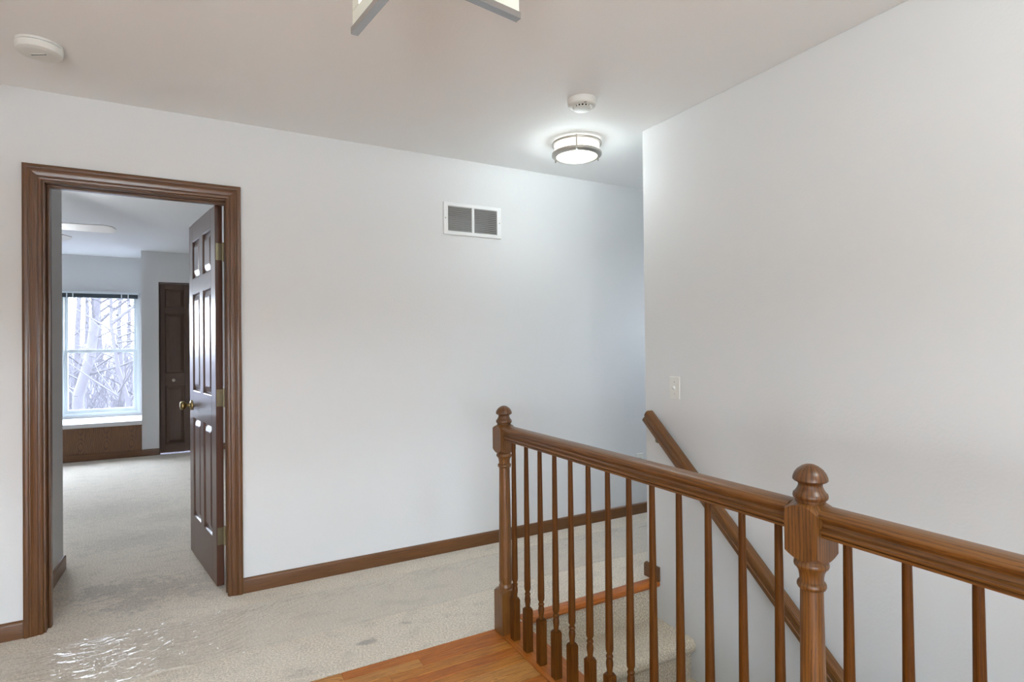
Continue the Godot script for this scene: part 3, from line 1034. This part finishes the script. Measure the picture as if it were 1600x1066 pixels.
func flush_light(at: Vector3, label: String, energy: float) -> void:
	var t := thing("ceiling_light", label, "ceiling light", at)
	var b := mb()
	b.lathe(PackedVector2Array([Vector2(0, -0.012), Vector2(0.11, -0.012), Vector2(0.112, -0.009), Vector2(0.112, -0.001), Vector2(0, 0)]), Vector3.ZERO, Vector3.UP, 48)
	obj("base_plate", b, mats.white_metal, t)
	b = mb()
	b.lathe(PackedVector2Array([Vector2(0, -0.085), Vector2(0.10, -0.085), Vector2(0.118, -0.082), Vector2(0.128, -0.074), Vector2(0.129, -0.02), Vector2(0.126, -0.013), Vector2(0.0, -0.013)]), Vector3.ZERO, Vector3.UP, 48)
	obj("diffuser", b, mats.diffuser, t)
	b = mb()
	b.lathe(PackedVector2Array([Vector2(0.131, -0.021), Vector2(0.142, -0.021), Vector2(0.144, -0.018), Vector2(0.144, -0.012), Vector2(0.142, -0.010), Vector2(0.131, -0.010), Vector2(0.131, -0.021)]), Vector3.ZERO, Vector3.UP, 48)
	obj("upper_ring", b, mats.nickel, t)
	b = mb()
	b.lathe(PackedVector2Array([Vector2(0.119, -0.0885), Vector2(0.138, -0.085), Vector2(0.143, -0.080), Vector2(0.143, -0.068), Vector2(0.140, -0.066), Vector2(0.131, -0.066), Vector2(0.130, -0.076), Vector2(0.119, -0.0835), Vector2(0.119, -0.0885)]), Vector3.ZERO, Vector3.UP, 48)
	obj("lower_ring", b, mats.nickel, t)
	for k in 3:
		var a := 0.947 + PI + k * TAU / 3.0
		b = mb()
		b.box(Vector3(0.140, -0.092, -0.004), Vector3(0.147, -0.008, 0.004), 0.001, 1)
		var o := obj("clip", b, mats.nickel, t)
		o.rotation.y = a
	lamp("ceiling_light_bulb", at + Vector3(0, -0.05, 0), energy, 0.1, Color(0.925, 0.98, 0.99))


func pendant() -> void:
	var hub := Vector3(0.35, 2.0, -1.035)
	var t := thing("pendant_light", "hanging light of crossed white panels with chrome lower bars", "pendant light", hub)
	t.rotation.y = deg_to_rad(8.5)
	var b := mb()
	b.lathe(PackedVector2Array([Vector2(0, -0.014), Vector2(0.012, -0.012), Vector2(0.016, -0.006), Vector2(0.016, 0.25), Vector2(0.008, 0.256), Vector2(0.008, 0.42), Vector2(0.055, 0.425), Vector2(0.06, 0.432), Vector2(0.06, 0.4395), Vector2(0, 0.4395)]), Vector3.ZERO, Vector3.UP, 24)
	obj("stem", b, mats.chrome, t)
	for k in 4:
		var arm := Node3D.new()
		arm.name = "arm"
		arm.rotation.y = k * PI / 2.0
		t.add_child(arm, true)
		b = mb()
		b.box(Vector3(0.014, -0.008, -0.009), Vector3(0.272, 0.008, 0.009), 0.0012)
		obj("bar", b, mats.chrome, arm)
		b = mb()
		b.box(Vector3(0.018, 0.008, -0.005), Vector3(0.27, 0.045, 0.005), 0.001)
		b.box(Vector3(0.018, 0.2, -0.005), Vector3(0.27, 0.235, 0.005), 0.001)
		b.box(Vector3(0.235, 0.045, -0.005), Vector3(0.27, 0.2, 0.005), 0.001)
		b.box(Vector3(0.018, 0.045, -0.005), Vector3(0.04, 0.2, 0.005), 0.001)
		obj("panel_border", b, mats.acrylic, arm)
		b = mb()
		b.box(Vector3(0.04, 0.045, -0.004), Vector3(0.235, 0.2, 0.004), 0.0005)
		obj("lit_panel", b, mats.lit_panel, arm)
		var q := (k + 0.5) * PI / 2.0 + deg_to_rad(8.5)
		lamp("pendant_light_bulb", hub + Vector3(cos(q) * 0.16, 0.12, -sin(q) * 0.16), PENDANT_E, 0.05, Color(0.925, 0.98, 0.99))


func fill_lamp() -> void:
	# added fill light behind the camera, to brighten the hall walls and ceiling
	var at := Vector3(-0.9, 0, 0.9)
	var t := thing("added_fill_lamp", "added fill lamp with a white globe on a stand, unseen behind the camera", "fill lamp", at)
	var b := mb()
	b.lathe(PackedVector2Array([Vector2(0, 0), Vector2(0.15, 0), Vector2(0.15, 0.012), Vector2(0.14, 0.02), Vector2(0.014, 0.028), Vector2(0.012, 0.7), Vector2(0, 0.7)]), Vector3.ZERO, Vector3.UP, 28)
	obj("stand", b, mats.nickel, t)
	b = mb()
	var p := PackedVector2Array()
	for k in 17:
		var a := -PI / 2.0 + PI * k / 16.0
		p.append(Vector2(0.23 * cos(a) if k > 0 and k < 16 else 0.0, 0.9 + 0.23 * sin(a)))
	b.lathe(p, Vector3.ZERO, Vector3.UP, 32)
	obj("globe", b, mats.fill_globe, t)
	lamp("added_fill_bulb", at + Vector3(0, 0.9, 0), FILL_E, 0.2, Color(0.925, 0.98, 0.99))


func fan() -> void:
	var at := Vector3(-1.13, 2.1, -4.77)
	var t := thing("ceiling_fan", "white ceiling fan in the bedroom, mostly hidden by the door casing", "ceiling fan", at)
	var b := mb()
	b.lathe(PackedVector2Array([Vector2(0, -0.05), Vector2(0.09, -0.05), Vector2(0.105, -0.03), Vector2(0.105, 0.03), Vector2(0.085, 0.06), Vector2(0.03, 0.075), Vector2(0.014, 0.08), Vector2(0.014, 0.27), Vector2(0.04, 0.28), Vector2(0.065, 0.32), Vector2(0.068, 0.339), Vector2(0, 0.339)]), Vector3.ZERO, Vector3.UP, 28)
	obj("motor", b, mats.white_metal, t)
	b = mb()
	b.lathe(PackedVector2Array([Vector2(0, -0.245), Vector2(0.05, -0.236), Vector2(0.085, -0.21), Vector2(0.095, -0.17), Vector2(0.085, -0.12), Vector2(0.06, -0.075), Vector2(0.045, -0.051), Vector2(0.0, -0.051)]), Vector3.ZERO, Vector3.UP, 28)
	obj("globe", b, mats.unseen_fan_globe, t)  # light globe out of view, placed to light the blades and bedroom
	var p := PackedVector2Array()
	for k in 13:
		var a := -PI / 2.0 + PI * k / 12.0
		p.append(Vector2(0.545 + 0.055 * cos(a), 0.066 * sin(a)))
	p.append(Vector2(0.22, 0.052))
	p.append(Vector2(0.19, 0.03))
	p.append(Vector2(0.19, -0.03))
	p.append(Vector2(0.22, -0.052))
	for k in 5:
		var bl := mb()
		bl.prism(p, Vector3(0, 0.0, 0), Vector3.RIGHT, Vector3.FORWARD, Vector3.UP, 0.007)
		var o := obj("blade", bl, mats.white_metal, t)
		o.rotation = Vector3(-0.2, -0.07 + TAU * k / 5.0, 0)
		o.rotation_order = EULER_ORDER_YXZ
		b = mb()
		b.box(Vector3(0.09, -0.012, -0.012), Vector3(0.25, -0.002, 0.012), 0.002)
		var a2 := obj("blade_arm", b, mats.nickel, o)
		a2.position.y = -0.001
	lamp("unseen_fan_bulb", at + Vector3(0, -0.17, 0), FAN_E, 0.05, Color(0.97, 0.985, 1.0))


func vent() -> void:
	var t := thing("air_vent", "white metal return air grille high on the long wall", "air vent", Vector3(1.5, 2.062, -3.22))
	var w := 0.201
	var h := 0.101
	var b := mb()
	b.box(Vector3(-w, h - 0.024, 0), Vector3(w, h, 0.009), 0.003)
	b.box(Vector3(-w, -h, 0), Vector3(w, -h + 0.024, 0.009), 0.003)
	b.box(Vector3(-w, -h + 0.02, 0), Vector3(-w + 0.031, h - 0.02, 0.009), 0.003)
	b.box(Vector3(w - 0.031, -h + 0.02, 0), Vector3(w, h - 0.02, 0.009), 0.003)
	b.box(Vector3(-0.009, -h + 0.02, 0), Vector3(0.009, h - 0.02, 0.0088), 0.002)
	obj("frame", b, mats.white_metal, t)
	b = mb()
	# the sheet metal duct behind the louvers, open to the front
	for q in [[-0.171, 0.171, -0.078, 0.078, -0.104, -0.102], [-0.171, 0.171, -0.078, -0.076, -0.102, -0.002], [-0.171, 0.171, 0.076, 0.078, -0.102, -0.002], [-0.171, -0.169, -0.076, 0.076, -0.102, -0.002], [0.169, 0.171, -0.076, 0.076, -0.102, -0.002]]:
		b.box(Vector3(q[0], q[2], q[4]), Vector3(q[1], q[3], q[5]))
	obj("duct", b, mats.galvanised, t)
	for s in [[-w + 0.031, -0.009], [0.009, w - 0.031]]:
		for k in 13:
			var y := -h + 0.0265 + k * 0.0121
			b = mb()
			b.prism(PackedVector2Array([Vector2(0.0012, -0.0012), Vector2(0.0017, -0.002), Vector2(0.0085, 0.0044), Vector2(0.008, 0.0052)]), Vector3(s[1], y, 0), Vector3.BACK, Vector3.UP, Vector3.LEFT, s[1] - s[0])
			obj("shaded_louver", b, mats.shaded_louver, t)
	for x in [-w + 0.013, w - 0.013]:
		b = mb()
		b.lathe(PackedVector2Array([Vector2(0.005, 0), Vector2(0.0045, 0.0015), Vector2(0.002, 0.0022), Vector2(0, 0.0023)]), Vector3(x, 0, 0.0088), Vector3.BACK, 12)
		obj("screw", b, mats.nickel, t)


func switch_and_outlet() -> void:
	var t := thing("light_switch", "white toggle light switch on the stair wall above the handrail", "light switch", Vector3(2.121, 1.041, -2.112))
	var b := mb()
	b.box(Vector3(-0.006, -0.0575, -0.0355), Vector3(0, 0.0575, 0.0355), 0.003)
	obj("plate", b, mats.white_plastic, t)
	b = mb()
	b.prism(PackedVector2Array([Vector2(0.0, -0.012), Vector2(0.002, -0.012), Vector2(0.013, -0.002), Vector2(0.0145, 0.004), Vector2(0.012, 0.008), Vector2(0.0, 0.011)]), Vector3(-0.006, 0, 0.0045), Vector3.LEFT, Vector3.UP, Vector3.FORWARD, 0.009)
	obj("toggle", b, mats.white_plastic, t)
	for y in [-0.03, 0.03]:
		b = mb()
		b.lathe(PackedVector2Array([Vector2(0.0035, 0), Vector2(0.003, 0.001), Vector2(0, 0.0015)]), Vector3(-0.006, y, 0), Vector3.LEFT, 10)
		obj("screw", b, mats.shaded_louver, t)
	var o := thing("wall_outlet", "white wall outlet low on the long wall near the corner", "outlet", Vector3(2.858, 0.392, -3.22))
	b = mb()
	b.box(Vector3(-0.0355, -0.0575, 0), Vector3(0.0355, 0.0575, 0.006), 0.003)
	obj("plate", b, mats.white_plastic, o)
	for y in [-0.02, 0.02]:
		b = mb()
		b.box(Vector3(-0.016, y - 0.014, 0.006), Vector3(0.016, y + 0.014, 0.0075), 0.0006)
		var f := obj("socket", b, mats.white_plastic, o)
		b = mb()
		b.box(Vector3(-0.0075, y - 0.004, 0.0072), Vector3(-0.0055, y + 0.006, 0.0077))
		b.box(Vector3(0.0055, y - 0.004, 0.0072), Vector3(0.0075, y + 0.006, 0.0077))
		obj("slot", b, mats.slot_dark, f)


func plastic_film() -> void:
	var x0 := -1.6
	var x1 := 3.6
	var nx := 900
	var nz := 130
	var big := noise(41, 1.0, 2)
	var rid := noise(42, 1.0, 2)
	var fin := noise(43, 1.0, 2)
	var pos := PackedVector3Array()
	for i in nx + 1:
		var x := lerpf(x0, x1, float(i) / nx)
		var za := -3.043 + 0.006 * big.get_noise_2d(x * 2.0, 3.0) + 0.012 * clampf(x, 0, 1.5)
		var zb := -2.578 + 0.012 * big.get_noise_2d(x * 1.6, 9.0) - 0.014 * clampf(x, 0, 1.5)
		var crumple := 0.22 + 0.78 * smoothstep(0.6, -0.1, x)
		for j in nz + 1:
			var s := float(j) / nz
			var z := lerpf(za, zb, s)
			# folds that lie a little askew to the strip
			var turn := 0.5 * smoothstep(-0.35, 0.25, x)
			var u := x * cos(turn) - (z + 2.8) * sin(turn)
			var v := x * sin(turn) + (z + 2.8) * cos(turn)
			var f := 1.0 - absf(rid.get_noise_2d(u * 4.5, v * 21.0)) * 2.0
			var y := 0.0035 + 0.0068 * crumple * maxf(f, 0.0) + 0.0012 * crumple * fin.get_noise_2d(u * 22.0, v * 80.0) + 0.0008 * big.get_noise_2d(x * 9.0, z * 9.0)
			var edge := minf(s, 1.0 - s) * 0.46
			y += 0.0055 * exp(-pow((edge - 0.008) / 0.005, 2.0)) * (0.4 + 0.6 * smoothstep(-0.3, 0.4, big.get_noise_2d(x * 3.0, 20.0 + s * 30.0)))
			pos.append(Vector3(x, maxf(y, 0.0015), z))
	var idx := PackedInt32Array()
	for i in nx:
		for j in nz:
			var a := i * (nz + 1) + j
			var b := a + nz + 1
			idx.append_array([a, b + 1, a + 1, a, b, b + 1])
	var nor := PackedVector3Array()
	nor.resize(pos.size())
	for i in nx + 1:
		for j in nz + 1:
			var k := i * (nz + 1) + j
			var dx := pos[mini(i + 1, nx) * (nz + 1) + j] - pos[maxi(i - 1, 0) * (nz + 1) + j]
			var dz := pos[i * (nz + 1) + mini(j + 1, nz)] - pos[i * (nz + 1) + maxi(j - 1, 0)]
			nor[k] = dz.cross(dx).normalized()
	var arr := []
	arr.resize(Mesh.ARRAY_MAX)
	arr[Mesh.ARRAY_VERTEX] = pos
	arr[Mesh.ARRAY_NORMAL] = nor
	arr[Mesh.ARRAY_INDEX] = idx
	var me := ArrayMesh.new()
	me.add_surface_from_arrays(Mesh.PRIMITIVE_TRIANGLES, arr)
	me.surface_set_material(0, mats.film)
	var o := inst("plastic_film", me, self, Vector3.ZERO)
	tag(o, "clear wrinkled plastic film laid along the hall carpet", "plastic film")


# ---------------------------------------------------------------- outdoors
func grow(b: Mb, a: Vector3, dir: Vector3, length: float, r: float, depth: int) -> void:
	var n := 4 if depth > 2 else 3
	var p := a
	var d := dir
	for k in n:
		var d2 := (d + Vector3(rng.randf_range(-1, 1), rng.randf_range(-0.5, 0.8), rng.randf_range(-1, 1)) * 0.16).normalized()
		var q := p + d2 * length / n
		var ra := r * (1.0 - 0.5 * k / n)
		var rb := r * (1.0 - 0.5 * (k + 1) / n)
		b.bar(p, q, ra, rb, 6 if r > 0.03 else 3, false)
		if depth > 0 and k > 0:
			var side := Vector3(rng.randf_range(-1, 1), rng.randf_range(0.1, 0.9), rng.randf_range(-1, 1)).normalized()
			grow(b, q, (d2 * 0.55 + side).normalized(), length * rng.randf_range(0.45, 0.7), maxf(rb * 0.62, 0.004), depth - 1)
		p = q
		d = d2


func hill(x: float, z: float) -> float:
	return -3.2 + smoothstep(-16.0, -42.0, z) * 4.6 + 0.25 * sin(x * 0.5 + z * 0.3)


func outdoors() -> void:
	# the wooded slope behind the house
	var pos := Mb.new()
	var n := 40
	for i in n:
		for j in n:
			var q: Array = []
			for c in [[0, 0], [0, 1], [1, 1], [1, 0]]:
				var x := lerpf(-40.0, 30.0, float(i + c[0]) / n)
				var z := lerpf(-9.5, -60.0, float(j + c[1]) / n)
				q.append(Vector3(x, hill(x, z), z))
			q.reverse()
			pos.face(q, 0)
	var g := obj("hillside", pos, mats.leaf_litter)
	tag(g, "pale wooded hillside seen through the bedroom window", "hillside", "", "structure")
	var b := mb()
	b.box(Vector3(-40, -3.5, -9.5), Vector3(30, -3.3, 40))
	var fg := obj("yard", b, mats.bounce_ground)  # unseen ground, coloured pale to bounce daylight up to the ceiling
	tag(fg, "unseen ground round the house, made pale to bounce daylight indoors", "ground", "", "structure")
	# the big forked tree close to the window
	var t := thing("tree", "large bare forked tree nearest the bedroom window", "tree", Vector3(-2.49, hill(-2.49, -15.5) - 0.1, -15.5))
	t.scale = Vector3.ONE * 1.08
	b = mb()
	limb(b, [Vector3(0.1, 0, 0), Vector3(0.02, 2.0, 0), Vector3(0.05, 3.2, 0.05), Vector3(0.25, 4.0, 0.05), Vector3(0.34, 4.9, 0), Vector3(0.36, 5.8, 0)], 0.115, 0.075)
	limb(b, [Vector3(0.34, 4.9, 0), Vector3(0.3, 5.9, 0.1), Vector3(0.34, 7.5, 0.2)], 0.06, 0.03)
	limb(b, [Vector3(0.36, 5.2, 0), Vector3(0.62, 6.3, -0.1), Vector3(0.8, 7.6, -0.2)], 0.05, 0.03)
	obj("trunk", b, mats.bark, t)
	b = mb()
	for k in 26:
		var y := rng.randf_range(3.0, 6.6)
		var x := lerpf(0.05, 0.36, clampf((y - 3.0) / 2.0, 0, 1))
		var a := rng.randf() * TAU
		grow(b, Vector3(x, y, 0), Vector3(cos(a), rng.randf_range(0.2, 0.9), 0.6 * sin(a)).normalized(), rng.randf_range(0.9, 1.8), rng.randf_range(0.018, 0.035), 2)
	obj("branches", b, mats.twig, t).set_meta("kind", "stuff")
	t = thing("tree", "smaller leaning bare tree right of the forked one", "tree", Vector3(-1.28, hill(-1.28, -12.6) - 0.1, -12.6))
	b = mb()
	limb(b, [Vector3(-0.35, 0, 0), Vector3(-0.1, 2.2, 0), Vector3(0.04, 3.35, 0), Vector3(-0.12, 4.0, 0), Vector3(-0.22, 4.8, 0), Vector3(-0.2, 6.0, 0.1)], 0.05, 0.025)
	limb(b, [Vector3(0.04, 3.35, 0), Vector3(0.4, 3.8, 0), Vector3(0.75, 4.5, 0.1)], 0.03, 0.014)
	limb(b, [Vector3(-0.22, 4.8, 0), Vector3(0.3, 5.3, 0), Vector3(0.8, 5.9, -0.1)], 0.035, 0.015)
	obj("trunk", b, mats.bark, t)
	b = mb()
	for k in 22:
		var y := rng.randf_range(3.2, 6.0)
		var a := rng.randf() * TAU
		grow(b, Vector3(-0.12, y, 0), Vector3(cos(a), rng.randf_range(0.1, 0.9), 0.6 * sin(a)).normalized(), rng.randf_range(0.6, 1.4), rng.randf_range(0.012, 0.022), 2)
	obj("branches", b, mats.twig, t).set_meta("kind", "stuff")
	# the wood behind: three kinds of bare tree, copied
	var kinds: Array = []
	for v in 3:
		var r := Node3D.new()
		var tr := mb()
		limb(tr, [Vector3.ZERO, Vector3(0.05, 2.5, 0), Vector3(-0.05, 5.0, 0.05), Vector3(0.1, 8.0, 0)], 0.14, 0.05)
		obj("trunk", tr, mats.bark, r)
		var br := mb()
		for k in 34:
			var y := rng.randf_range(1.2, 8.0)
			var a := rng.randf() * TAU
			grow(br, Vector3(0.02, y, 0), Vector3(cos(a), rng.randf_range(0.2, 1.2), sin(a)).normalized(), rng.randf_range(0.6, 1.15), rng.randf_range(0.012, 0.03), 2)
		obj("branches", br, mats.twig, r).set_meta("kind", "stuff")
		kinds.append(r)
	for k in 9:
		var z := -18.0 - 3.6 * k
		var mid := -1.1 * (-z / 8.6)
		var x: float = mid + [0.04, -0.045, 0.02, -0.03, 0.05, -0.005, -0.05, 0.03, -0.02][k] * -z
		var c: Node3D = (kinds[k % 3] as Node3D).duplicate()
		c.name = "tree"
		c.position = Vector3(x, hill(x, z) - 0.1, z)
		c.rotation.y = rng.randf() * TAU
		c.scale = Vector3.ONE * rng.randf_range(0.8, 1.15)
		add_child(c, true)
		tag(c, "thin bare tree in the wood behind the two near trees", "tree", "bare trees of the wood")
	for r in kinds:
		(r as Node3D).free()
	# undergrowth: more twigs than anyone could count
	b = mb()
	for k in 3200:
		var z := rng.randf_range(-15.0, -34.0)
		var x := -1.1 * (-z / 8.6) + rng.randf_range(-0.14, 0.14) * -z
		var p := Vector3(x, hill(x, z) - 0.05, z)
		var d := Vector3(rng.randf_range(-0.6, 0.6), 1.0, rng.randf_range(-0.4, 0.4)).normalized()
		var l := rng.randf_range(0.8, 2.6)
		for s in 3:
			var q := p + d * l / 3.0
			b.bar(p, q, 0.012 - 0.003 * s, 0.009 - 0.003 * s, 3, false)
			if s > 0:
				var e := (d + Vector3(rng.randf_range(-1, 1), 0.2, rng.randf_range(-1, 1))).normalized()
				b.bar(p, p + e * l * 0.35, 0.006, 0.003, 3, false)
			p = q
			d = (d + Vector3(rng.randf_range(-1, 1), 0.1, rng.randf_range(-1, 1)) * 0.25).normalized()
	var u := obj("undergrowth", b, mats.twig)
	tag(u, "tangle of bare twigs on the hillside", "undergrowth", "", "stuff")


func limb(b: Mb, pts: Array, r0: float, r1: float) -> void:
	var n := pts.size()
	for i in n - 1:
		var a: Vector3 = pts[i]
		var c: Vector3 = pts[i + 1]
		b.bar(a, c, lerpf(r0, r1, float(i) / (n - 1)), lerpf(r0, r1, float(i + 1) / (n - 1)), 9, true)
